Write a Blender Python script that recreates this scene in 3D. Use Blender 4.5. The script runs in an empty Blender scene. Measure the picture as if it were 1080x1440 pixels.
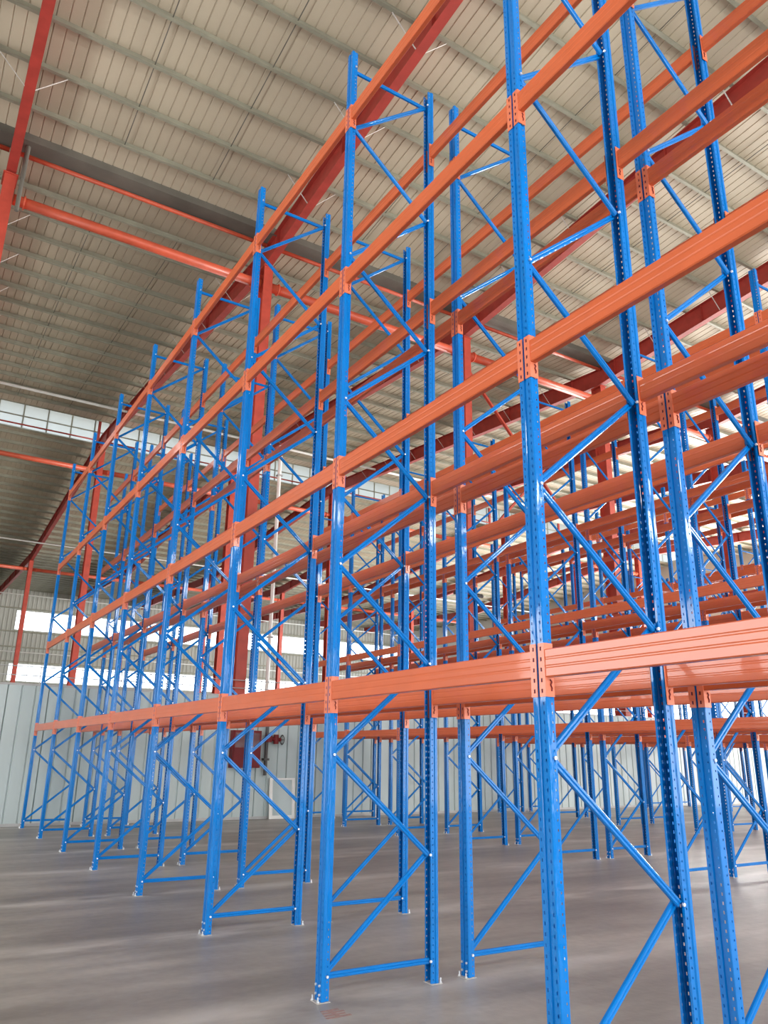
import bpy, math, random
from mathutils import Matrix, Vector

random.seed(7)
SC = bpy.context.scene
COL = SC.collection

# ------------------------------------------------------------------ camera
F_PX = 1082.05
CAM = Vector((-3.0961, -3.2754, 1.7517))
RIGHT, FWD, UP = (Vector((0.8480127, -0.5297861, 0.0141799)),
                  Vector((0.5016667, 0.8110556, 0.3008644)),
                  Vector((-0.1708945, -0.2480233, 0.9535615)))
cam_data = bpy.data.cameras.new('camera')
cam_data.sensor_fit = 'VERTICAL'
cam_data.sensor_height = 36.0
cam_data.lens = F_PX / 1440 * 36.0
cam_data.clip_end = 400
cam = bpy.data.objects.new('camera', cam_data)
COL.objects.link(cam)
cam.matrix_world = Matrix(((RIGHT.x, UP.x, -FWD.x, CAM.x), (RIGHT.y, UP.y, -FWD.y, CAM.y),
                           (RIGHT.z, UP.z, -FWD.z, CAM.z), (0, 0, 0, 1)))
SC.camera = cam


def project(x, y, z):
    d = Vector((x, y, z)) - CAM
    f = d.dot(FWD)
    if f < 0.05:
        return None
    return 540 + F_PX * d.dot(RIGHT) / f, 720 - F_PX * d.dot(UP) / f


def in_view(pts, m=140):
    for p in pts:
        q = project(*p)
        if q and -m < q[0] < 1080 + m and -m < q[1] < 1440 + m:
            return True
    return False


# ------------------------------------------------------------------ world, light, exposure
world = bpy.data.worlds.new('World')
SC.world = world
world.use_nodes = True
bg = world.node_tree.nodes['Background']
bg.inputs[0].default_value = (0.90, 0.96, 1.0, 1)
bg.inputs[1].default_value = 4.2

SC.view_settings.view_transform = 'Standard'
SC.view_settings.look = 'None'
SC.view_settings.exposure = 0.34
SC.view_settings.gamma = 1.0
SC.view_settings.use_curve_mapping = False


def area_light(name, loc, rot, sx, sy, power, color=(1, 1, 1)):
    l = bpy.data.lights.new(name, 'AREA')
    l.shape = 'RECTANGLE'
    l.size = sx
    l.size_y = sy
    l.energy = power
    l.color = color
    o = bpy.data.objects.new(name, l)
    o.location = loc
    o.rotation_euler = rot
    COL.objects.link(o)
    return o


R90 = math.pi / 2
# daylight through the openings of the walls the camera stands with its back to
area_light('daylight_left_wall', (-17.8, 9, 5.4), (0, -R90, 0), 3.2, 22, 1550, (1, 0.98, 0.95))
area_light('daylight_front_wall', (14, -13.8, 9.5), (R90, 0, 0), 56, 0.8, 3200, (1, 0.97, 0.93))
area_light('daylight_front_door', (10, -13.8, 2.6), (R90, 0, 0), 40, 4.6, 900, (1, 0.97, 0.93))
area_light('daylight_right_wall', (61, 20, 8), (0, R90, 0), 12.0, 60, 48000, (1, 0.97, 0.92))

# ------------------------------------------------------------------ materials


def new_mat(name):
    m = bpy.data.materials.new(name)
    m.use_nodes = True
    nt = m.node_tree
    b = nt.nodes['Principled BSDF']
    return m, nt, b


def paint(name, col, rough=0.32, coat=0.3, var=0.12, metal=0.0, scale=3.0, spec=0.5, tint=None, dents=0.0):
    m, nt, b = new_mat(name)
    tc = nt.nodes.new('ShaderNodeTexCoord')
    n = nt.nodes.new('ShaderNodeTexNoise')
    n.inputs['Scale'].default_value = scale
    n.inputs['Detail'].default_value = 4
    r = nt.nodes.new('ShaderNodeValToRGB')
    lo = [c * (1 - var) for c in col]
    hi = [min(1, c * (1 + var)) for c in col]
    r.color_ramp.elements[0].position = 0.3
    r.color_ramp.elements[1].position = 0.7
    r.color_ramp.elements[0].color = (*lo, 1)
    r.color_ramp.elements[1].color = (*hi, 1)
    nt.links.new(tc.outputs['Object'], n.inputs['Vector'])
    nt.links.new(n.outputs['Fac'], r.inputs['Fac'])
    nt.links.new(r.outputs['Color'], b.inputs['Base Color'])
    b.inputs['Roughness'].default_value = rough
    b.inputs['Metallic'].default_value = metal
    b.inputs['Coat Weight'].default_value = coat
    b.inputs['Coat Roughness'].default_value = 0.05
    b.inputs['Specular IOR Level'].default_value = spec
    if dents:
        mp = nt.nodes.new('ShaderNodeMapping')
        mp.inputs['Scale'].default_value = (1, 1, 0.22) if dents > 0.2 else (1, 0.15, 1)
        n2 = nt.nodes.new('ShaderNodeTexNoise')
        n2.inputs['Scale'].default_value = 26
        n2.inputs['Detail'].default_value = 2
        bp = nt.nodes.new('ShaderNodeBump')
        bp.inputs['Strength'].default_value = dents
        bp.inputs['Distance'].default_value = 0.004
        nt.links.new(tc.outputs['Object'], mp.inputs['Vector'])
        nt.links.new(mp.outputs['Vector'], n2.inputs['Vector'])
        nt.links.new(n2.outputs['Fac'], bp.inputs['Height'])
        nt.links.new(bp.outputs[0], b.inputs['Coat Normal'])
    if tint:
        b.inputs['Specular Tint'].default_value = (*tint, 1)
    return m


M_BLUE = paint('blue_paint', (0.001, 0.165, 0.53), 0.35, 0.6, 0.08, spec=0.08, tint=(0.35, 0.65, 1.0), dents=0.25)
M_ORANGE = paint('orange_paint', (0.58, 0.116, 0.040), 0.30, 0.32, 0.06, spec=0.3, dents=0.12)
M_CORAL = paint('coral_paint', (0.70, 0.175, 0.085), 0.38, 0.2, 0.06)
M_RED = paint('red_oxide_paint', (0.44, 0.056, 0.034), 0.5, 0.0, 0.15)
M_RAFTER = paint('rafter_red_paint', (0.33, 0.036, 0.026), 0.5, 0.0, 0.15)
M_REDPIPE = paint('red_pipe_paint', (0.52, 0.085, 0.040), 0.45, 0.1, 0.12)
M_STEEL = paint('zinc_steel', (0.78, 0.80, 0.82), 0.35, 0.0, 0.1, 0.6, 20)
M_DARK = paint('dark_steel', (0.05, 0.045, 0.045), 0.5, 0.0, 0.1)
M_PURLIN = paint('galvanised_purlin', (0.27, 0.265, 0.205), 0.5, 0.0, 0.15, 0.1, 1.5)
M_GUTTER = paint('grey_gutter', (0.115, 0.105, 0.088), 0.6, 0.0, 0.25, 0.0, 0.8)
M_WHITE = paint('white_paint', (0.78, 0.78, 0.75), 0.5, 0.0, 0.06)
M_GREY = paint('grey_plastic', (0.42, 0.42, 0.42), 0.5, 0.0, 0.1)
M_CABINET = paint('cabinet_red', (0.16, 0.015, 0.018), 0.45, 0.0, 0.1, spec=0.2)
M_ROOF = paint('roof_sheet', (0.445, 0.382, 0.288), 0.55, 0.0, 0.10, 0.0, 0.35)
M_CLAD = paint('wall_cladding', (0.42, 0.42, 0.38), 0.55, 0.0, 0.10, 0.0, 0.3)
M_PLATE = paint('base_plate_dust', (0.50, 0.47, 0.44), 0.7, 0.0, 0.25, 0.0, 30)


def partition_material():
    m, nt, b = new_mat('partition_panel')
    tc = nt.nodes.new('ShaderNodeNewGeometry')
    mp = nt.nodes.new('ShaderNodeMapping')
    mp.inputs['Scale'].default_value = (1.6, 1.6, 0.25)
    n = nt.nodes.new('ShaderNodeTexNoise')
    n.inputs['Scale'].default_value = 1.0
    n.inputs['Detail'].default_value = 5
    r = nt.nodes.new('ShaderNodeValToRGB')
    r.color_ramp.elements[0].position = 0.3
    r.color_ramp.elements[0].color = (0.40, 0.475, 0.475, 1)
    r.color_ramp.elements[1].position = 0.65
    r.color_ramp.elements[1].color = (0.49, 0.565, 0.565, 1)
    nt.links.new(tc.outputs['Position'], mp.inputs['Vector'])
    nt.links.new(mp.outputs['Vector'], n.inputs['Vector'])
    nt.links.new(n.outputs['Fac'], r.inputs['Fac'])
    nt.links.new(r.outputs['Color'], b.inputs['Base Color'])
    b.inputs['Roughness'].default_value = 0.5
    return m


M_PANEL = partition_material()

BAY = 2.508


def floor_material():
    m, nt, b = new_mat('worn_concrete')
    N, L = nt.nodes, nt.links
    geo = N.new('ShaderNodeNewGeometry')

    def noise(sx, sy, scale, detail, seed):
        mp = N.new('ShaderNodeMapping')
        mp.inputs['Scale'].default_value = (sx, sy, 1)
        mp.inputs['Location'].default_value = (seed, seed * 2, 0)
        n = N.new('ShaderNodeTexNoise')
        n.inputs['Scale'].default_value = scale
        n.inputs['Detail'].default_value = detail
        L.new(geo.outputs['Position'], mp.inputs['Vector'])
        L.new(mp.outputs['Vector'], n.inputs['Vector'])
        return n.outputs['Fac']

    def ramp(src, p0, c0, p1, c1):
        r = N.new('ShaderNodeValToRGB')
        r.color_ramp.elements[0].position = p0
        r.color_ramp.elements[0].color = (*c0, 1)
        r.color_ramp.elements[1].position = p1
        r.color_ramp.elements[1].color = (*c1, 1)
        L.new(src, r.inputs['Fac'])
        return r.outputs['Color']

    def mix(kind, fac, a, c):
        x = N.new('ShaderNodeMixRGB')
        x.blend_type = kind
        if isinstance(fac, float):
            x.inputs[0].default_value = fac
        else:
            L.new(fac, x.inputs[0])
        L.new(a, x.inputs[1])
        if isinstance(c, tuple):
            x.inputs[2].default_value = c
        else:
            L.new(c, x.inputs[2])
        return x.outputs[0]

    base = ramp(noise(0.7, 1.2, 0.5, 8, 3), 0.38, (0.210, 0.194, 0.172), 0.62, (0.330, 0.310, 0.280))
    streak = ramp(noise(0.55, 3.2, 1.0, 6, 11), 0.34, (0.80, 0.79, 0.78), 0.66, (1.14, 1.13, 1.12))
    c = mix('MULTIPLY', 0.8, base, streak)
    fine = ramp(noise(1, 1, 9, 5, 5), 0.3, (0.88, 0.88, 0.88), 0.7, (1.1, 1.1, 1.1))
    c = mix('MULTIPLY', 0.7, c, fine)
    # grout dust smeared along each line of posts
    sep = N.new('ShaderNodeSeparateXYZ')
    L.new(geo.outputs['Position'], sep.inputs[0])

    def mth(op, a, bv):
        k = N.new('ShaderNodeMath')
        k.operation = op
        for i, v in enumerate((a, bv)):
            if v is None:
                continue
            if isinstance(v, (int, float)):
                k.inputs[i].default_value = v
            else:
                L.new(v, k.inputs[i])
        return k.outputs[0]
    fr = mth('FRACT', mth('ADD', mth('DIVIDE', sep.outputs['Y'], BAY), 20.5), None)
    dist = mth('MULTIPLY', mth('ABSOLUTE', mth('SUBTRACT', fr, 0.5), None), BAY)
    k = N.new('ShaderNodeMapRange')
    k.interpolation_type = 'SMOOTHSTEP'
    k.inputs['From Min'].default_value = 0.0
    k.inputs['From Max'].default_value = 0.42
    k.inputs['To Min'].default_value = 1.0
    k.inputs['To Max'].default_value = 0.0
    L.new(dist, k.inputs['Value'])
    nz = ramp(noise(0.6, 1.6, 1.3, 4, 21), 0.42, (0, 0, 0), 0.60, (1, 1, 1))
    mask = mth('MULTIPLY', mth('MULTIPLY', k.outputs[0], nz), 0.85)
    c = mix('MIX', mask, c, (0.47, 0.45, 0.42, 1))
    L.new(c, b.inputs['Base Color'])
    b.inputs['Roughness'].default_value = 0.40
    b.inputs['Specular IOR Level'].default_value = 0.5
    bump = N.new('ShaderNodeBump')
    bump.inputs['Strength'].default_value = 0.12
    bump.inputs['Distance'].default_value = 0.02
    L.new(noise(1, 1, 14, 6, 8), bump.inputs['Height'])
    L.new(bump.outputs[0], b.inputs['Normal'])
    return m


M_FLOOR = floor_material()


def pane_material(name, transp, col):
    m = bpy.data.materials.new(name)
    m.use_nodes = True
    nt = m.node_tree
    nt.nodes.clear()
    out = nt.nodes.new('ShaderNodeOutputMaterial')
    t = nt.nodes.new('ShaderNodeBsdfTransparent')
    t.inputs[0].default_value = (*col, 1)
    tl = nt.nodes.new('ShaderNodeBsdfTranslucent')
    tl.inputs[0].default_value = (*col, 1)
    g = nt.nodes.new('ShaderNodeBsdfGlossy')
    g.inputs['Roughness'].default_value = 0.1
    a = nt.nodes.new('ShaderNodeMixShader')
    a.inputs[0].default_value = transp
    nt.links.new(tl.outputs[0], a.inputs[1])
    nt.links.new(t.outputs[0], a.inputs[2])
    c = nt.nodes.new('ShaderNodeMixShader')
    c.inputs[0].default_value = 0.04
    nt.links.new(a.outputs[0], c.inputs[1])
    nt.links.new(g.outputs[0], c.inputs[2])
    nt.links.new(c.outputs[0], out.inputs[0])
    return m


M_GLASS = pane_material('window_glass', 0.85, (0.96, 0.98, 1.0))
M_POLY = pane_material('polycarbonate_sheet', 0.14, (0.56, 0.58, 0.585))

# ------------------------------------------------------------------ mesh helpers


class MB:
    """collects faces, then becomes one mesh"""

    def __init__(self):
        self.v, self.f, self.mi = [], [], []

    def add(self, vs, fs, mi=0):
        o = len(self.v)
        self.v += [tuple(a) for a in vs]
        self.f += [tuple(i + o for i in f) for f in fs]
        self.mi += [mi] * len(fs)

    def box(self, x0, x1, y0, y1, z0, z1, mi=0):
        self.add([(x0, y0, z0), (x1, y0, z0), (x1, y1, z0), (x0, y1, z0), (x0, y0, z1), (x1, y0, z1), (x1, y1, z1), (x0, y1, z1)],
                 [(0, 3, 2, 1), (4, 5, 6, 7), (0, 1, 5, 4), (1, 2, 6, 5), (2, 3, 7, 6), (3, 0, 4, 7)], mi)

    def tube(self, a, b, r, n=10, mi=0, caps=True):
        a, b = Vector(a), Vector(b)
        d = (b - a).normalized()
        s = d.cross(Vector((0, 0, 1)) if abs(d.z) < 0.9 else Vector((1, 0, 0))).normalized()
        t = d.cross(s)
        vs = []
        for p in (a, b):
            for k in range(n):
                w = 2 * math.pi * k / n
                vs.append(p + s * (r * math.cos(w)) + t * (r * math.sin(w)))
        fs = [(k, (k + 1) % n, n + (k + 1) % n, n + k) for k in range(n)]
        if caps:
            fs += [tuple(reversed(range(n))), tuple(range(n, 2 * n))]
        self.add(vs, fs, mi)

    def bar(self, a, b, w, h, mi=0):
        """rectangular bar from a to b"""
        a, b = Vector(a), Vector(b)
        d = (b - a).normalized()
        s = d.cross(Vector((0, 0, 1)) if abs(d.z) < 0.9 else Vector((1, 0, 0))).normalized()
        t = d.cross(s)
        vs = [p + s * (i * w / 2) + t * (j * h / 2) for p in (a, b) for i, j in ((-1, -1), (1, -1), (1, 1), (-1, 1))]
        self.add(vs, [(0, 3, 2, 1), (4, 5, 6, 7), (0, 1, 5, 4), (1, 2, 6, 5), (2, 3, 7, 6), (3, 0, 4, 7)], mi)

    def prism(self, prof, axis, a, b, mi=0, closed=True, caps=True):
        """extrude a 2-D profile along an axis between a and b"""
        n = len(prof)

        def pt(p, t):
            return (t, p[0], p[1]) if axis == 'x' else ((p[0], t, p[1]) if axis == 'y' else (p[0], p[1], t))
        vs = [pt(p, a) for p in prof] + [pt(p, b) for p in prof]
        fs = [(k, (k + 1) % n, n + (k + 1) % n, n + k) for k in range(n if closed else n - 1)]
        if caps and closed:
            fs += [tuple(reversed(range(n))), tuple(range(n, 2 * n))]
        self.add(vs, fs, mi)

    def mesh(self, name, *mats):
        me = bpy.data.meshes.new(name)
        me.from_pydata(self.v, [], self.f)
        for m in mats:
            me.materials.append(m)
        if len(mats) > 1:
            for p, i in zip(me.polygons, self.mi):
                p.material_index = i
        me.update()
        return me


def obj(name, mesh, parent=None, loc=(0, 0, 0), rot=(0, 0, 0), kind=None, label=None):
    o = bpy.data.objects.new(name, mesh)
    COL.objects.link(o)
    o.location = loc
    o.rotation_euler = rot
    if parent:
        o.parent = parent
    if kind:
        o['kind'] = kind
    if label:
        o['label'] = label
    return o


def thing(name, label, cat, loc=(0, 0, 0), group=None, mesh=None, rot=(0, 0, 0)):
    o = obj(name, mesh, None, loc, rot)
    o['label'] = label
    o['category'] = cat
    if group:
        o['group'] = group
    return o


def struct(name, mesh=None, loc=(0, 0, 0)):
    o = obj(name, mesh, None, loc)
    o['kind'] = 'structure'
    return o


ORD = ['first', 'second', 'third', 'fourth', 'fifth', 'sixth', 'seventh', 'eighth', 'ninth', 'tenth', 'eleventh', 'twelfth', 'thirteenth']

# ------------------------------------------------------------------ building: roof shape
VAL, RIDGE, VAL2, FAR = 18.5, 44.0, 70.0, 95.0     # valley over the partition, ridge, second valley, outer wall
NEAR = -16.0
MON0, MON1 = 42.0, 46.0                            # ridge monitor opening
XMIN, XMAX = -19.0, 62.0


def zr(y):
    """underside of the rafters"""
    if y < VAL:
        return 17.8 + 0.085 * (VAL - y)
    if y < RIDGE:
        return 17.8 + 0.08 * (y - VAL)
    if y < VAL2:
        return 19.84 - 0.08 * (y - RIDGE)
    return 17.76 + 0.04 * (y - VAL2)


RAFTER_D, PURLIN_D = 0.80, 0.22


def zroof(y):
    return zr(y) + RAFTER_D + PURLIN_D


# ------------------------------------------------------------------ floor
mb = MB()
mb.box(XMIN, XMAX, NEAR, FAR + 0.2, -0.25, 0)
struct('floor', mb.mesh('floor', M_FLOOR))

# ------------------------------------------------------------------ roof: ceiling > roof_panel, purlin, sag_rod
ceiling = struct('ceiling')
PW = 0.3


def panel_bm(m, x, slopes):
    for y0, y1 in slopes:
        L = [(x, 0.0), (x + PW - 0.042, 0.0), (x + PW - 0.032, 0.02), (x + PW - 0.012, 0.02), (x + PW, 0.0)]
        vs = [(px, y0, zroof(y0) + pz) for px, pz in L] + [(px, y1, zroof(y1) + pz) for px, pz in L]
        n = len(L)
        m.add(vs, [(k, k + 1, n + k + 1, n + k) for k in range(n - 1)])


E_ = 1e-4
SL_A = [(NEAR, VAL - 0.83)]
SL_B = [(VAL - 0.26, VAL), (VAL, MON0)]
SL_C = [(MON1, VAL2 - E_), (VAL2, FAR + 0.1)]
pa, pb = MB(), MB()
panel_bm(pa, 0, SL_A)
panel_bm(pb, 0, SL_B)
pa, pb = pa.mesh('roof_panel', M_ROOF), pb.mesh('roof_panel', M_ROOF)
rest = MB()
x = XMIN
while x < XMAX:
    if -8.0 < x < 36.0:
        obj('roof_panel', pa, ceiling, (x, 0, 0))
        obj('roof_panel', pb, ceiling, (x, 0, 0))
    else:
        panel_bm(rest, x, SL_A + SL_B)
    panel_bm(rest, x, SL_C)
    x += PW
obj('roof_panels', rest.mesh('roof_panels', M_ROOF), ceiling, kind='stuff')

# purlins: lipped Z sections on top of the rafters
PUR = []
y = VAL - 1.92
while y > NEAR + 0.5:
    PUR.append(y)
    y -= 1.5
PUR_B = []
y = VAL + 1.5
while y < MON0 - 0.3:
    PUR_B.append(y)
    y += 1.45
PUR_C = []
y = MON1 + 0.5
while y < FAR - 0.5:
    PUR_C.append(y)
    y += 1.45
zp = MB()
t = 0.012
h = PURLIN_D
w = 0.095
prof = [(-w, 0), (-w, 0.03), (-w + t, 0.03), (-w + t, t), (-t / 2, t), (-t / 2, h), (w, h), (w, h - 0.03), (w - t, h - 0.03), (w - t, h - t), (t / 2, h - t), (t / 2, 0)]
zp.prism(prof, 'x', XMIN, XMAX)
zp = zp.mesh('purlin', M_PURLIN)
for y in PUR + PUR_B + PUR_C:
    obj('purlin', zp, ceiling, (0, y, zr(y) + RAFTER_D))
RX = [-2.75 + 8.15 * k for k in range(-1, 8)]
RX[3] = 14.0
sg = MB()
sg.tube((0, -0.75, 0.1), (0, 0.75, 0.1), 0.014, 6)
sg = sg.mesh('sag_rod', M_GUTTER)
for k, yl in enumerate((PUR, PUR_B)):
    for a, b in zip(yl[:-1], yl[1:]):
        if min(a, b) < -8:
            continue
        for rx in RX[1:5]:
            for fr in (1 / 3, 2 / 3):
                ym = (a + b) / 2
                sl = -0.085 if k == 0 else 0.08
                obj('sag_rod', sg, ceiling, (rx + 8.15 * fr, ym, zr(ym) + RAFTER_D), (math.atan(sl), 0, 0))

# valley gutter (dark box above the column line)
mb = MB()
G0, G1, GZ = VAL - 0.8, VAL - 0.27, 18.64
mb.box(XMIN, XMAX, G0, G1, GZ, GZ + 0.03)
mb.box(XMIN, XMAX, G0 - 0.03, G0, GZ, 18.92)
mb.box(XMIN, XMAX, G1, G1 + 0.03, GZ, 18.82)
obj('valley_gutter', mb.mesh('valley_gutter', M_GUTTER), ceiling, label='dark grey valley gutter')

# ------------------------------------------------------------------ ridge monitor with translucent glazing
mb = MB()
mb.box(XMIN, XMAX, MON0 - 1.6, MON1 + 1.6, 22.75, 22.85)
obj('monitor_roof', mb.mesh('monitor_roof', M_ROOF), ceiling)
pane_w = 1.42
for wi, (yw, n0) in enumerate(((MON1, 1), (MON0, 2))):
    z0, z1 = zroof(yw) + 0.02, 22.75
    fm = MB()
    fm.box(XMIN, XMAX, yw - 0.04, yw + 0.04, z0 - 0.06, z0 + 0.03)
    zm = z0 + (0.40 if wi == 0 else 0.5) * (z1 - z0)
    fm.box(XMIN, XMAX, yw - 0.03, yw + 0.03, zm - 0.035, zm + 0.035)
    fm.box(XMIN, XMAX, yw - 0.04, yw + 0.04, z1 - 0.06, z1)
    x = XMIN
    while x <= XMAX:
        fm.box(x - 0.035, x + 0.035, yw - 0.035, yw + 0.035, z0, z1)
        x += pane_w
    w = struct('window_%d' % n0, fm.mesh('monitor_frame', M_PURLIN))
    p1, p2 = MB(), MB()
    p1.box(0.036, pane_w - 0.036, -0.008, 0.008, z0 + 0.031, zm - 0.036)
    p2.box(0.036, pane_w - 0.036, -0.008, 0.008, zm + 0.036, z1 - 0.061)
    p1, p2 = p1.mesh('pane', M_POLY), p2.mesh('pane', M_POLY)
    x = XMIN
    while x < XMAX - pane_w:
        if -8 < x < 62 or wi == 1 and x < 40:
            obj('pane', p1, w, (x, yw, 0))
            obj('pane', p2, w, (x, yw, 0))
        x += pane_w

# ------------------------------------------------------------------ partition wall of white panels, with a rail on top
part = struct('wall_rear')
PY, PH = 18.06, 3.27
pnl = MB()
W = 0.95
pp = [(0.004, 0), (0.02, -0.032), (0.30, -0.032), (0.315, -0.004), (0.335, -0.004), (0.35, -0.032), (0.62, -0.032), (0.635, -0.004), (0.655, -0.004), (0.67, -0.032), (W - 0.02, -0.032), (W - 0.004, 0), (W - 0.004, 0.075), (0.004, 0.075)]
pnl.prism([(a, b) for a, b in pp], 'z', 0, PH)
pnl = pnl.mesh('panel', M_PANEL)
x = -14.0
while x < 60:
    obj('panel', pnl, part, (x, PY, 0))
    x += W
mb = MB()
mb.box(-14, 61, PY - 0.04, PY + 0.09, PH, PH + 0.05)
mb.box(-14, 61, PY - 0.045, PY - 0.033, 0, 0.07)
obj('cap_strip', mb.mesh('cap_strip', M_GREY), part)
rail = thing('cable_rail', 'thin dark pipe rail on short stubs along the top of the white partition', 'rail', (0, PY + 0.03, PH + 0.05))
mb = MB()
mb.tube((-14, 0, 0.42), (60.5, 0, 0.42), 0.013, 6)
mb.tube((-14, 0, 0.2), (60.5, 0, 0.2), 0.013, 6)
obj('pipe', mb.mesh('pipe', M_GREY), rail)
mb = MB()
mb.tube((0, 0, 0), (0, 0, 0.46), 0.013, 6)
mb = mb.mesh('stub', M_GREY)
for k in range(-6, 26):
    obj('stub', mb, rail, (k * 2.0, 0, 0))

# ------------------------------------------------------------------ outer wall with two bands of windows
WB = [(9.15, 11.15), (14.95, 17.25)]
ow = struct('wall_outer')
mb = MB()


def corr(m, x0, x1, z0, z1, y):
    prof = []
    x = x0
    while x < x1 - 0.01:
        for dx, dy in ((0, 0), (0.26, 0), (0.30, -0.05), (0.44, -0.05)):
            if x + dx < x1:
                prof.append((x + dx, y + dy))
        x += 0.48
    prof.append((x1, y))
    m.prism(prof, 'z', z0, z1, closed=False, caps=False)


WX0, WX1 = 7.6, 61.0
corr(mb, XMIN, XMAX, 0, WB[0][0], FAR)
corr(mb, XMIN, XMAX, WB[0][1], WB[1][0], FAR)
corr(mb, XMIN, XMAX, WB[1][1], zroof(FAR) + 0.1, FAR)
for z0, z1 in WB:
    corr(mb, XMIN, WX0, z0, z1, FAR)
    corr(mb, WX1, XMAX, z0, z1, FAR)
obj('cladding', mb.mesh('cladding', M_CLAD), ow)
mb = MB()
for z in (4.5, 8.95, 11.35, 13.0, 14.75, 17.45):
    mb.box(XMIN, XMAX, FAR - 0.26, FAR - 0.06, z - 0.07, z + 0.07)
obj('girts', mb.mesh('girts', M_PURLIN), ow)
n = 3
for (z0, z1) in WB:
    x = WX0
    while x < WX1 - 1:
        x1 = min(x + 8.15, WX1)
        fm = MB()
        fm.box(x, x1, FAR - 0.05, FAR + 0.05, z0, z0 + 0.07)
        fm.box(x, x1, FAR - 0.05, FAR + 0.05, z1 - 0.07, z1)
        k = 4
        step = (x1 - x) / k
        for i in range(k + 1):
            fm.box(x + i * step - 0.03, x + i * step + 0.03, FAR - 0.04, FAR + 0.04, z0 + 0.07, z1 - 0.07)
        w = struct('window_%d' % n, fm.mesh('window_frame', M_WHITE))
        n += 1
        pn = MB()
        pn.box(0.031, step - 0.031, -0.006, 0.006, z0 + 0.071, z1 - 0.071)
        pn = pn.mesh('pane', M_GLASS)
        for i in range(k):
            obj('pane', pn, w, (x + i * step, FAR, 0))
        x = x1

# walls behind and beside the camera, with the openings the daylight comes through
mb = MB()
XL = -18.2
mb.box(XL - 0.2, XL, NEAR, FAR, 7.4, 21)
mb.box(XL - 0.2, XL, NEAR, FAR, 0, 3.7)
mb.box(XL - 0.2, XL, 20.2, FAR, 3.7, 7.4)
mb.box(XL - 0.2, XL, NEAR, -2.2, 3.7, 7.4)
struct('wall_left', mb.mesh('wall_left', M_CLAD))
mb = MB()
YF = -14.2
mb.box(XL, XMAX, YF - 0.2, YF, 10.0, 21.5)
mb.box(XL, XMAX, YF - 0.2, YF, 5.0, 9.0)
mb.box(XL, -10.2, YF - 0.2, YF, 0, 5.0)
mb.box(30.2, XMAX, YF - 0.2, YF, 0, 5.0)
mb.box(XL, -14.2, YF - 0.2, YF, 9.0, 10.0)
mb.box(42.2, XMAX, YF - 0.2, YF, 9.0, 10.0)
struct('wall_front', mb.mesh('wall_front', M_CLAD))
mb = MB()
mb.box(XMAX - 0.2, XMAX, NEAR, FAR, 0, 1.5)
mb.box(XMAX - 0.2, XMAX, NEAR, FAR, 14.5, 21)
struct('wall_right', mb.mesh('wall_right', M_CLAD))

# ------------------------------------------------------------------ red steel frame: columns, rafters, ties


def i_section(m, x, y0, y1, z0, z1, bw, tf=0.025, tw=0.016):
    """an H column, web along Y"""
    m.box(x - bw / 2, x + bw / 2, y0, y0 + tf, z0, z1)
    m.box(x - bw / 2, x + bw / 2, y1 - tf, y1, z0, z1)
    m.box(x - tw / 2, x + tw / 2, y0 + tf, y1 - tf, z0, z1)


LINES = [(VAL, 'front line just behind the white partition', 0.56, 0.32),
         (RIDGE, 'middle line below the roof ridge', 0.5, 0.34),
         (VAL2, 'far line before the outer wall', 0.46, 0.34)]
for yl, where, dp, bw in LINES:
    cnt = 0
    for rx in RX:
        top = zr(yl) if yl != VAL else 17.75
        if not in_view([(rx, yl, z) for z in (3.5, 6, 9, 12, 15, 17.7)], 60):
            continue
        c = thing('steel_column', 'red steel H column, %s from the left in the %s' % (ORD[cnt], where), 'column', (rx, yl, 0))
        cnt += 1
        m = MB()
        i_section(m, 0, -dp / 2, dp / 2, 0.02, top - 0.03, bw)
        obj('shaft', m.mesh('shaft', M_RED), c)
        m = MB()
        m.box(-bw / 2 - 0.05, bw / 2 + 0.05, -dp / 2 - 0.05, dp / 2 + 0.05, 0, 0.02)
        obj('base_plate', m.mesh('base_plate', M_RED), c)
        m = MB()
        m.box(-bw / 2 - 0.04, bw / 2 + 0.04, -dp / 2 - 0.06, dp / 2 + 0.06, top - 0.03, top)
        obj('cap_plate', m.mesh('cap_plate', M_RED), c)
        for s in (-1, 1):
            m = MB()
            m.box(s * 0.009 if s > 0 else -bw / 2, bw / 2 if s > 0 else -0.009, -dp / 2 + 0.026, dp / 2 - 0.026, top - 0.75, top - 0.73)
            obj('stiffener', m.mesh('stiffener', M_RED), c)

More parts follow.
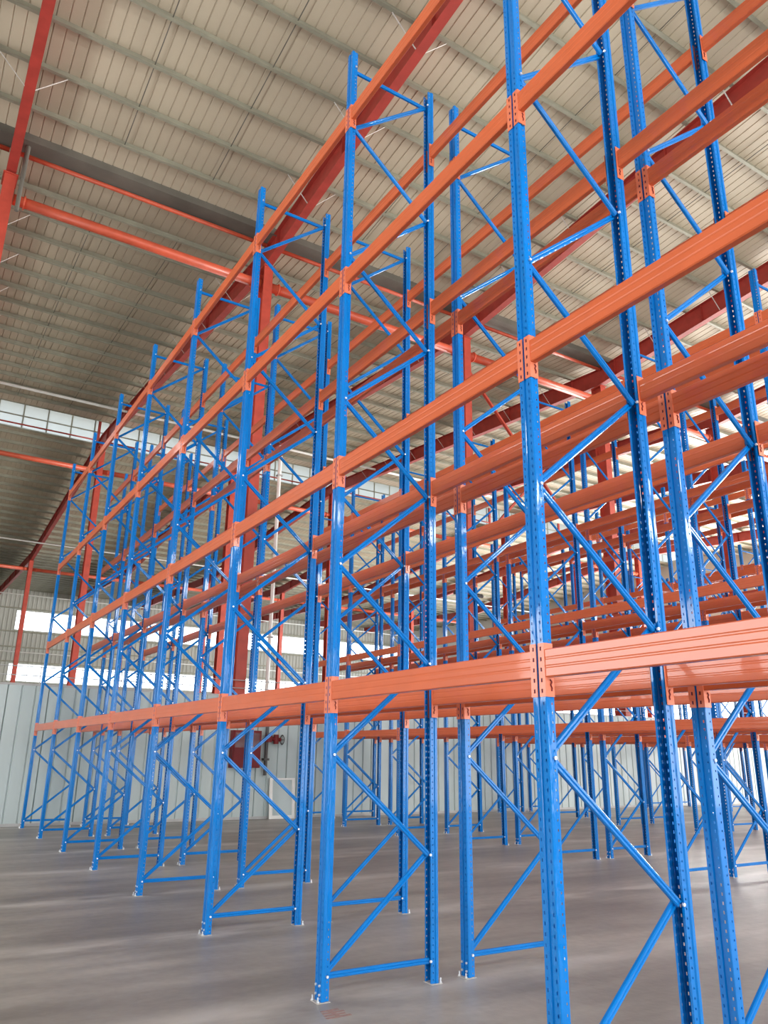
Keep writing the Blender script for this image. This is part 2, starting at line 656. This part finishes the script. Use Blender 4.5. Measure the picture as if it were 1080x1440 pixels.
rcnt = 0
MP = MB()
MP.box(-0.08, 0.08, -0.08, 0.08, 0, 22.74 - zr(MON1) - RAFTER_D)
MP = MP.mesh('monitor_post', M_RAFTER)
for rx in RX:
    ys = [NEAR + 0.4, -4, 3, 10, VAL, 27, 35, RIDGE, 53, 62, VAL2, 82, FAR - 0.4]
    if not in_view([(rx, y, zr(y)) for y in ys], 30):
        continue
    r = thing('roof_rafter', 'dark red roof rafter, %s from the left, spanning over the hall' % ORD[rcnt], 'rafter', (rx, 0, 0))
    rcnt += 1
    ys = [NEAR + 0.4, VAL, RIDGE, VAL2, FAR - 0.4]
    for a, b in zip(ys[:-1], ys[1:]):
        m = MB()
        bw, tf, tw = 0.26, 0.025, 0.014
        za, zb = zr(a + E_), zr(b - E_)
        for (x0, x1, d0, d1) in ((-bw / 2, bw / 2, 0, tf), (-bw / 2, bw / 2, RAFTER_D - tf, RAFTER_D), (-tw / 2, tw / 2, tf, RAFTER_D - tf)):
            vs = [(x0, a, za + d0), (x1, a, za + d0), (x1, b, zb + d0), (x0, b, zb + d0), (x0, a, za + d1), (x1, a, za + d1), (x1, b, zb + d1), (x0, b, zb + d1)]
            m.add(vs, [(0, 3, 2, 1), (4, 5, 6, 7), (0, 1, 5, 4), (1, 2, 6, 5), (2, 3, 7, 6), (3, 0, 4, 7)])
        # web stiffeners
        q = a + 1.5
        while q < b - 0.5:
            m.box(-bw / 2 + 0.01, bw / 2 - 0.01, q - 0.006, q + 0.006, zr(q) + tf, zr(q) + RAFTER_D - tf)
            q += 4.5
        obj('girder', m.mesh('girder', M_RAFTER), r)
    for q in (MON1 - 0.14, MON0 + 0.14):
        obj('monitor_post', MP, r, (0, q, zr(MON1) + RAFTER_D - 0.02))
    if rcnt <= 4:
        for lst in (PUR, PUR_B):
            for yp in lst[1:14:2]:
                if yp < -4:
                    continue
                for s in (-1, 1):
                    m = MB()
                    m.bar((s * 0.11, yp, zr(yp) + 0.03), (s * 0.85, yp, zr(yp) + RAFTER_D + 0.02), 0.035, 0.006)
                    obj('flange_brace', m.mesh('flange_brace', M_PLATE), r)


def wpipe(name, label, cat, y, z, rad, mat, gap=0.0, flanges=True):
    o = thing(name, label, cat, (0, y, z))
    if gap:
        ends = [(a + gap, b - gap) for a, b in zip(RX[:-1], RX[1:])]
    else:
        ends = [(XMIN + 1, XMAX - 1)]
    for x0, x1 in ends:
        m = MB()
        m.tube((x0, 0, 0), (x1, 0, 0), rad, 14)
        me = m.mesh('pipe', mat)
        for p in me.polygons:
            p.use_smooth = len(p.vertices) == 4
        obj('pipe', me, o)
        if flanges:
            for q in (x0 + 0.3, x1 - 0.3):
                m = MB()
                m.tube((q - 0.02, 0, 0), (q + 0.02, 0, 0), rad * 1.3, 14)
                obj('flange', m.mesh('flange', mat), o)
    return o


wpipe('tie_pipe', 'thick orange-red tie pipe joining the front line of columns below the gutter', 'pipe', VAL, 17.12, 0.16, M_REDPIPE, 0.18)
wpipe('tie_pipe', 'thin red pipe running just under the dark valley gutter', 'pipe', VAL - 0.28, 18.52, 0.07, M_REDPIPE, 0.15, flanges=False)
wpipe('tie_pipe', 'red tie pipe joining the middle line of columns under the ridge', 'pipe', RIDGE, 18.2, 0.15, M_REDPIPE, 0.19)
wpipe('tie_pipe', 'red tie pipe joining the far line of columns before the outer wall', 'pipe', VAL2, 17.0, 0.15, M_REDPIPE, 0.19)
wpipe('conduit_pipe', 'pale grey pipe hung under the roof edge before the ridge glazing', 'pipe', 38.0, 19.9, 0.075, M_WHITE, flanges=False)
wpipe('conduit_pipe', 'thin pale pipe hung under the roof beyond the ridge', 'pipe', 62.0, 17.55, 0.06, M_WHITE, flanges=False)
wpipe('conduit_pipe', 'pale pipe running high along the outer wall above the windows', 'pipe', 90.0, 18.2, 0.06, M_WHITE, flanges=False)
wpipe('conduit_pipe', 'pale pipe running along the outer wall between its window bands', 'pipe', 90.0, 11.9, 0.06, M_WHITE, flanges=False)

wpipe('tie_pipe', 'thin dark red pipe along the foot of the ridge glazing', 'pipe', MON1 - 0.2, zr(MON1) + RAFTER_D + 0.42, 0.05, M_RAFTER, 0.15, flanges=False)

# cross bracing between the third and fourth columns of the front line
xa, xb = RX[3] + 0.08, RX[4] - 0.08
br = thing('cross_bracing', 'red diagonal angle bars crossing between two front columns behind the rear racks', 'bracing', ((xa + xb) / 2, VAL + 0.06, 0))
hx = (xb - xa) / 2
for (x0, z0, x1, z1, dy) in ((-hx, 16.7, hx, 8.7, 0.0), (-hx, 8.7, hx, 16.7, 0.13)):
    m = MB()
    m.bar((x0, dy, z0), (x1, dy, z1), 0.12, 0.08)
    obj('diagonal', m.mesh('diagonal', M_RED), br)

# grey drop pipe beside the left column, white drop pipe further back
dpipe = thing('drop_pipe', 'grey drain pipe dropping from the gutter beside the leftmost column', 'pipe', (RX[1] + 0.3, VAL - 0.55, 0))
m = MB()
m.tube((0, 0, 17.5), (0, 0, GZ), 0.07, 10)
m.tube((0, 0, 16.4), (0, 0, 17.5), 0.06, 10)
obj('pipe', m.mesh('pipe', M_GUTTER), dpipe)
d2 = thing('drop_pipe', 'white upright pipe standing just behind the partition, right of a red column', 'pipe', (6.66, 19.2, 0))
m = MB()
m.tube((0, 0, 0.0), (0, 0, 11.7), 0.06, 10)
obj('pipe', m.mesh('pipe', M_WHITE), d2)
m = MB()
m.box(-0.09, 0.09, -0.08, 0.08, 0, 0.05)
for z in (5.2, 7.9, 10.6):
    obj('pipe_clip', m.mesh('pipe_clip', M_GREY), d2, (0, 0, z))

# floodlight on the third front column
fl = thing('floodlight', 'black twin floodlight fixed high on a red column of the front line', 'lamp', (RX[3] - 0.36, VAL - 0.30, 7.22))
m = MB()
m.box(-0.5, 0.5, -0.04, -0.0, -0.03, 0.03)
obj('bracket', m.mesh('bracket', M_DARK), fl)
for s in (-1, 1):
    m = MB()
    m.box(-0.19, 0.19, -0.16, 0.16, -0.06, 0.03)
    for k in range(6):
        m.box(-0.165 + k * 0.06, -0.135 + k * 0.06, -0.14, 0.14, 0.03, 0.07)
    m.box(-0.17, 0.17, -0.14, 0.14, -0.075, -0.06, 1)
    obj('lamp_head', m.mesh('lamp_head', M_DARK, M_GREY), fl, (s * 0.36, -0.2, 0.0), (0.2, 0, 0))

# ------------------------------------------------------------------ pallet racks
PWY, PDX, TOP = 0.108, 0.068, 9.065         # post: face width, depth, height
LV = [2.2195, 4.1792, 6.174, 8.1782]
NODE_F, NODE_B = 0.012, 0.956
STEP = 0.7905
NZ0 = 0.167


def post_mesh():
    m = MB()
    hy, hx = PWY / 2, PDX / 2
    n = 181
    pitch = TOP / n
        # the face the beams hook on: two columns of slots, a shallow groove between them
    zc = [0, 0.33, 0.67, 1.0]

    def vid(cache, p):
        k = (round(p[0], 5), round(p[1], 5), round(p[2], 5))
        if k not in cache:
            cache[k] = len(m.v)
            m.v.append(p)
        return cache[k]
    cache = {}

    def quad(a, b, z0, z1):
        m.f.append((vid(cache, (a[0], a[1], z0)), vid(cache, (b[0], b[1], z0)), vid(cache, (b[0], b[1], z1)), vid(cache, (a[0], a[1], z1))))
        m.mi.append(0)
    g = 0.010
    face = [(-hx + 0.004, hy), (-hx, hy - 0.004), (-hx, 0.0375), (-hx, 0.0295), (-hx, 0.013), (-hx + g, 0.008), (-hx + g, -0.008), (-hx, -0.013), (-hx, -0.0295), (-hx, -0.0375), (-hx, -hy + 0.004), (-hx + 0.004, -hy)]
    holes_f = {2, 8}
    side = lambda s: [(-hx + 0.004, s * hy), (-0.008, s * hy), (0.0, s * (hy - 0.008)), (0.012, s * (hy - 0.008)), (0.020, s * (hy - 0.008)), (hx, s * (hy - 0.008)), (hx, s * (hy - 0.024))]
    for c in range(n):
        z = c * pitch
        for i in range(len(face) - 1):
            for j in range(3):
                if i in holes_f and j == 1:
                    continue
                if i in holes_f:
                    quad(face[i], face[i + 1], z + zc[j] * pitch, z + zc[j + 1] * pitch)
            if i not in holes_f:
                quad(face[i], face[i + 1], z, z + pitch)
        for s in (-1, 1):
            pl = side(s)
            for i in range(len(pl) - 1):
                if i == 3:
                    quad(pl[i], pl[i + 1], z, z + pitch * 0.38)
                    quad(pl[i], pl[i + 1], z + pitch * 0.62, z + pitch)
                else:
                    quad(pl[i], pl[i + 1], z, z + pitch)
    return m.mesh('post', M_BLUE)


ME_POST = post_mesh()


def brace_mesh(L):
    """lipped channel along X, bolted flat at both ends"""
    m = MB()
    w, d = 0.022, 0.014
    prof = [(-d, -w + 0.006), (-d + 0.006, -w), (d - 0.006, -w), (d, -w + 0.006), (d, -0.006), (d - 0.005, 0), (d, 0.006), (d, w - 0.006), (d - 0.006, w), (-d + 0.006, w), (-d, w - 0.006), (-d, 0.006), (-d + 0.005, 0.0), (-d, -0.006)]
    m.prism(prof, 'x', 0, L)
    return m.mesh('brace', M_BLUE)


DX = NODE_B - NODE_F
ME_HB = brace_mesh(DX)
ME_DB = brace_mesh(math.hypot(DX, STEP))
ANG = math.atan2(STEP, DX)


def frame_bolts():
    m = MB()
    y = -PWY / 2 + 0.007
    zs = [(NODE_F if k % 2 == 0 else NODE_B, NZ0 + STEP * k) for k in range(12)] + [(NODE_B, NZ0), (NODE_F, NZ0 + STEP * 11)]
    for x, z in zs:
        m.tube((x, y, z), (x, y - 0.012, z), 0.0105, 6)
    return m.mesh('brace_bolts', M_STEEL)


ME_BOLTS = frame_bolts()
# foot plate, its two anchors and the four bolts that hold the post
m = MB()
m.box(-0.066, 0.04, -0.06, 0.06, 0, 0.004)
ME_FOOT = m.mesh('foot_plate', M_PLATE)
m = MB()
for yy in (-0.045, 0.045):
    m.tube((-0.056, yy, 0.005), (-0.056, yy, 0.04), 0.006, 6)
    m.tube((-0.056, yy, 0.005), (-0.056, yy, 0.015), 0.011, 6)
for zz in (0.05, 0.11):
    for yy in (-0.03, 0.03):
        m.tube((-PDX / 2 - 0.010, yy, zz), (-PDX / 2 + 0.002, yy, zz), 0.009, 6)
ME_ANCH = m.mesh('anchor_bolts', M_STEEL)

BH, BT = 0.155, 0.05
BL = BAY - PWY - 0.008
CH = 0.295
CT = 0.004


def beam_mesh():
    m = MB()
    r = 0.006
    h2 = BH / 2
    g = 0.0014
    # outer face towards -X, with two pressed grooves and a ledge line near the top
    prof = [(0, -h2 + r), (0, -0.030), (g, -0.024), (g, -0.018), (0, -0.012), (0, 0.016), (g, 0.022), (g, 0.028), (0, 0.034), (0, h2 - r), (r, h2), (BT - r, h2), (BT, h2 - r), (BT, 0.034), (BT - g, 0.028), (BT - g, 0.022), (BT, 0.016), (BT, -0.012), (BT - g, -0.018), (BT - g, -0.024), (BT, -0.030), (BT, -h2 + r), (BT - r, -h2), (r, -h2)]
    prof = [(a - PDX / 2, b) for a, b in prof]
    m.prism(prof[::-1], 'y', -BL / 2, BL / 2)
    return m.mesh('beam', M_ORANGE)


ME_BEAM = beam_mesh()


def connector_mesh(s):
    """L plate hooked on the post; s = +1 sits at the post on the +Y end of the beam"""
    m = MB()
    hy, hx = PWY / 2, PDX / 2
    yl = s * (BL / 2)                      # plate against the beam end
    z1 = BH / 2 + 0.035
    z0 = z1 - CH
    a, b = sorted((yl, yl + s * CT))
    m.box(-hx - CT, hx - 0.006, a, b, z0, z1)
    # front leg with five slots
    ye = yl + s * (hy - 0.004)             # stops short of the centre line of the post
    ys = [yl + s * CT, yl + s * 0.022, yl + s * 0.034, ye]
    zz = [z0]
    for k in range(5):
        zc = z0 + 0.032 + k * 0.058
        zz += [zc - 0.011, zc + 0.011]
    zz.append(z1)
    x = -hx - CT
    for i in range(3):
        for j in range(len(zz) - 1):
            if i == 1 and j % 2 == 1:
                # recessed hook seen through the slot
                q = [(x + 0.003, ys[i], zz[j]), (x + 0.003, ys[i + 1], zz[j]), (x + 0.003, ys[i + 1], zz[j + 1]), (x + 0.003, ys[i], zz[j + 1])]
                m.add(q, [(0, 1, 2, 3) if s < 0 else (3, 2, 1, 0)], 1)
                continue
            q = [(x, ys[i], zz[j]), (x, ys[i + 1], zz[j]), (x, ys[i + 1], zz[j + 1]), (x, ys[i], zz[j + 1])]
            m.add(q, [(0, 1, 2, 3) if s < 0 else (3, 2, 1, 0)])
    # edges of the leg
    m.box(x, -hx - 0.0004, min(ys[3], ys[3] - s * 0.002), max(ys[3], ys[3] - s * 0.002), z0, z1)
    # wire safety clip below the beam
    zb = -BH / 2 - 0.012
    yc = yl - s * 0.004
    pts = [(-0.004, yc, zb), (0.008, yc, zb - 0.012), (-0.002, yc, zb - 0.028), (0.008, yc, zb - 0.046), (0.004, yc, zb - 0.062)]
    for p, q in zip(pts[:-1], pts[1:]):
        m.tube(p, q, 0.0035, 5, 1)
    return m.mesh('connector', M_CORAL, M_CABINET)


ME_CON = {1: connector_mesh(1), -1: connector_mesh(-1)}
HB = 0.034                                  # beam centre above the connector centre

ROW_X = []
for k in range(4):
    ROW_X += [7.2 * k, 7.2 * k + 1.372]
ROW_LABEL = [
    'blue and orange pallet rack row nearest the camera, facing the open floor',
    'pallet rack row back to back behind the nearest row',
    'pallet rack row across the first aisle, the nearer of that middle pair',
    'pallet rack row in the middle pair, backing onto the row across the first aisle',
    'pallet rack row across the second aisle, the nearer of the third pair',
    'pallet rack row in the third pair, backing onto the row across the second aisle',
    'pallet rack row across the third aisle, the nearer of the rearmost pair',
    'pallet rack row farthest from the camera, last seen behind all the others']

ZT = [0.1, 1.5, 3, 4.5, 6, 7.5, 9]
for r, X0 in enumerate(ROW_X):
    rack = thing('pallet_rack', ROW_LABEL[r], 'rack', (X0, 0, 0), 'blue and orange pallet rack rows')
    frames = set()
    bays = []
    for i in range(0, 8):                    # bay between frame i and i+1 (frame 1 stands at Y = 0)
        ya, yb = (i - 1) * BAY, i * BAY
        pts = [(X0 + dx, ya + (yb - ya) * q, z) for dx in (0, 1) for q in (0, 0.25, 0.5, 0.75, 1) for z in ZT]
        if in_view(pts, 90):
            bays.append(i)
            frames |= {i, i + 1}
    detail = r < 4
    for i in sorted(frames):
        y = (i - 1) * BAY
        jz = random.uniform(-0.004, 0.004)
        for fx, rz in ((0, 0), (1.0, math.pi)):
            p = obj('post', ME_POST, rack, (fx, y, 0.006), (random.uniform(-0.0006, 0.0006), random.uniform(-0.0006, 0.0006), rz))
            obj('foot_plate', ME_FOOT, p, (0, 0, -0.006))
            obj('anchor_bolts', ME_ANCH, p, (0, 0, -0.006), kind='stuff')
        obj('brace', ME_HB, rack, (NODE_F, y - 0.016, NZ0))
        obj('brace', ME_HB, rack, (NODE_F, y + 0.016, NZ0 + STEP * 11))
        for k in range(11):
            dy = 0.016 if k % 2 == 0 else -0.016
            if k % 2 == 0:
                obj('brace', ME_DB, rack, (NODE_F, y + dy, NZ0 + STEP * k), (0, -ANG, 0))
            else:
                obj('brace', ME_DB, rack, (NODE_B, y + dy, NZ0 + STEP * k), (0, -(math.pi - ANG), 0))
        obj('brace_bolts', ME_BOLTS, rack, (0, y, 0), kind='stuff')
    for i in bays:
        yc = (i - 0.5) * BAY
        for z in LV:
            for fx, rz in ((0, 0), (1.0, math.pi)):
                b = obj('beam', ME_BEAM, rack, (fx, yc, z + HB), (0, 0, rz))
                if detail:
                    for s in (1, -1):
                        obj('connector', ME_CON[s], b)
                else:
                    for s in (1, -1):
                        obj('connector', ME_CON[s], b)

# ------------------------------------------------------------------ fire cabinet, pipe and valve on the partition
FY = PY - 0.035
cab = thing('fire_hydrant_cabinet', 'dark red fire hydrant cabinet fixed to the white partition', 'cabinet', (5.55, FY, 1.35))
m = MB()
m.box(-0.42, 0.42, -0.24, 0, 0, 1.0)
obj('body', m.mesh('body', M_CABINET), cab)
m = MB()
m.box(-0.39, 0.39, -0.262, -0.241, 0.5, 0.97)
d = obj('door', m.mesh('door', M_CABINET), cab)
m = MB()
m.box(-0.36, 0.36, -0.266, -0.262, 0.54, 0.93)
obj('glass', m.mesh('glass', paint('dark_glass', (0.10, 0.02, 0.024), 0.15, 0.15, 0.1, spec=0.3)), d)
m = MB()
m.box(0.02, 0.2, -0.275, -0.262, 0.52, 0.56)
obj('handle', m.mesh('handle', M_STEEL), d, label='bright metal handle')
m = MB()
m.box(-0.39, 0.39, -0.262, -0.241, 0.03, 0.48)
obj('lower_door', m.mesh('lower_door', M_CABINET), cab)
hp = thing('hydrant_pipe', 'dark upright pipe with clamps and a red valve beside the fire cabinet', 'pipe', (6.18, FY - 0.14, 0))
m = MB()
m.tube((0, 0, 1.15), (0, 0, PH), 0.05, 10)
obj('pipe', m.mesh('pipe', M_DARK), hp)
m = MB()
m.box(-0.08, 0.08, -0.07, 0.115, 0, 0.06)
mc = m.mesh('clamp', M_DARK)
for z in (1.55, 2.75):
    obj('clamp', mc, hp, (0, 0, z))
m = MB()
m.tube((0, -0.02, 2.15), (0.42, -0.02, 2.12), 0.055, 10)
m.tube((0.05, -0.02, 2.05), (0.05, -0.02, 2.25), 0.1, 10)
m.tube((0.28, -0.02, 2.0), (0.28, -0.02, 2.26), 0.075, 10)
v = obj('valve', m.mesh('valve', M_CABINET), hp)
m = MB()
for k in range(12):
    a0, a1 = 2 * math.pi * k / 12, 2 * math.pi * (k + 1) / 12
    m.tube((0.47, -0.02 + 0.13 * math.cos(a0), 2.12 + 0.13 * math.sin(a0)), (0.47, -0.02 + 0.13 * math.cos(a1), 2.12 + 0.13 * math.sin(a1)), 0.014, 6)
m.tube((0.47, -0.15, 2.12), (0.47, 0.11, 2.12), 0.01, 6)
m.tube((0.47, -0.02, 1.99), (0.47, -0.02, 2.25), 0.01, 6)
m.tube((0.4, -0.02, 2.12), (0.48, -0.02, 2.12), 0.015, 6)
obj('hand_wheel', m.mesh('hand_wheel', M_DARK), v)

# faded red paint mark on the floor in front of the second upright
pm = thing('paint_mark', 'faded red paint mark on the concrete in front of the second upright', 'marking', (-0.06, 2.22, 0.0))
m = MB()
for k in range(4):
    m.box(-0.10 + 0.012 * k, 0.10 - 0.02 * (k % 2), 0.05 * k - 0.1, 0.05 * k - 0.07, 0.0, 0.0015)
m.box(-0.015, 0.02, -0.1, 0.08, 0.0, 0.001)
obj('strokes', m.mesh('strokes', paint('faded_red_mark', (0.27, 0.17, 0.155), 0.8, 0.0, 0.25, scale=40)), pm)

# white framed panel leaning on the partition
wf = thing('framed_board', 'white framed grey board standing on the floor against the partition', 'board', (6.75, FY - 0.16, 0.0), rot=(-0.10, 0, 0))
m = MB()
fw, fh, ft = 0.78, 1.08, 0.045
for x0, x1, z0, z1 in ((-fw / 2, -fw / 2 + 0.09, 0, fh), (fw / 2 - 0.09, fw / 2, 0, fh), (-fw / 2 + 0.09, fw / 2 - 0.09, 0, 0.09), (-fw / 2 + 0.09, fw / 2 - 0.09, fh - 0.05, fh)):
    m.box(x0, x1, -ft, 0, z0, z1)
obj('frame', m.mesh('frame', M_WHITE), wf)
m = MB()
m.box(-fw / 2 + 0.09, fw / 2 - 0.09, -0.02, -0.005, 0.09, fh - 0.05)
obj('board', m.mesh('board', M_PANEL), wf)
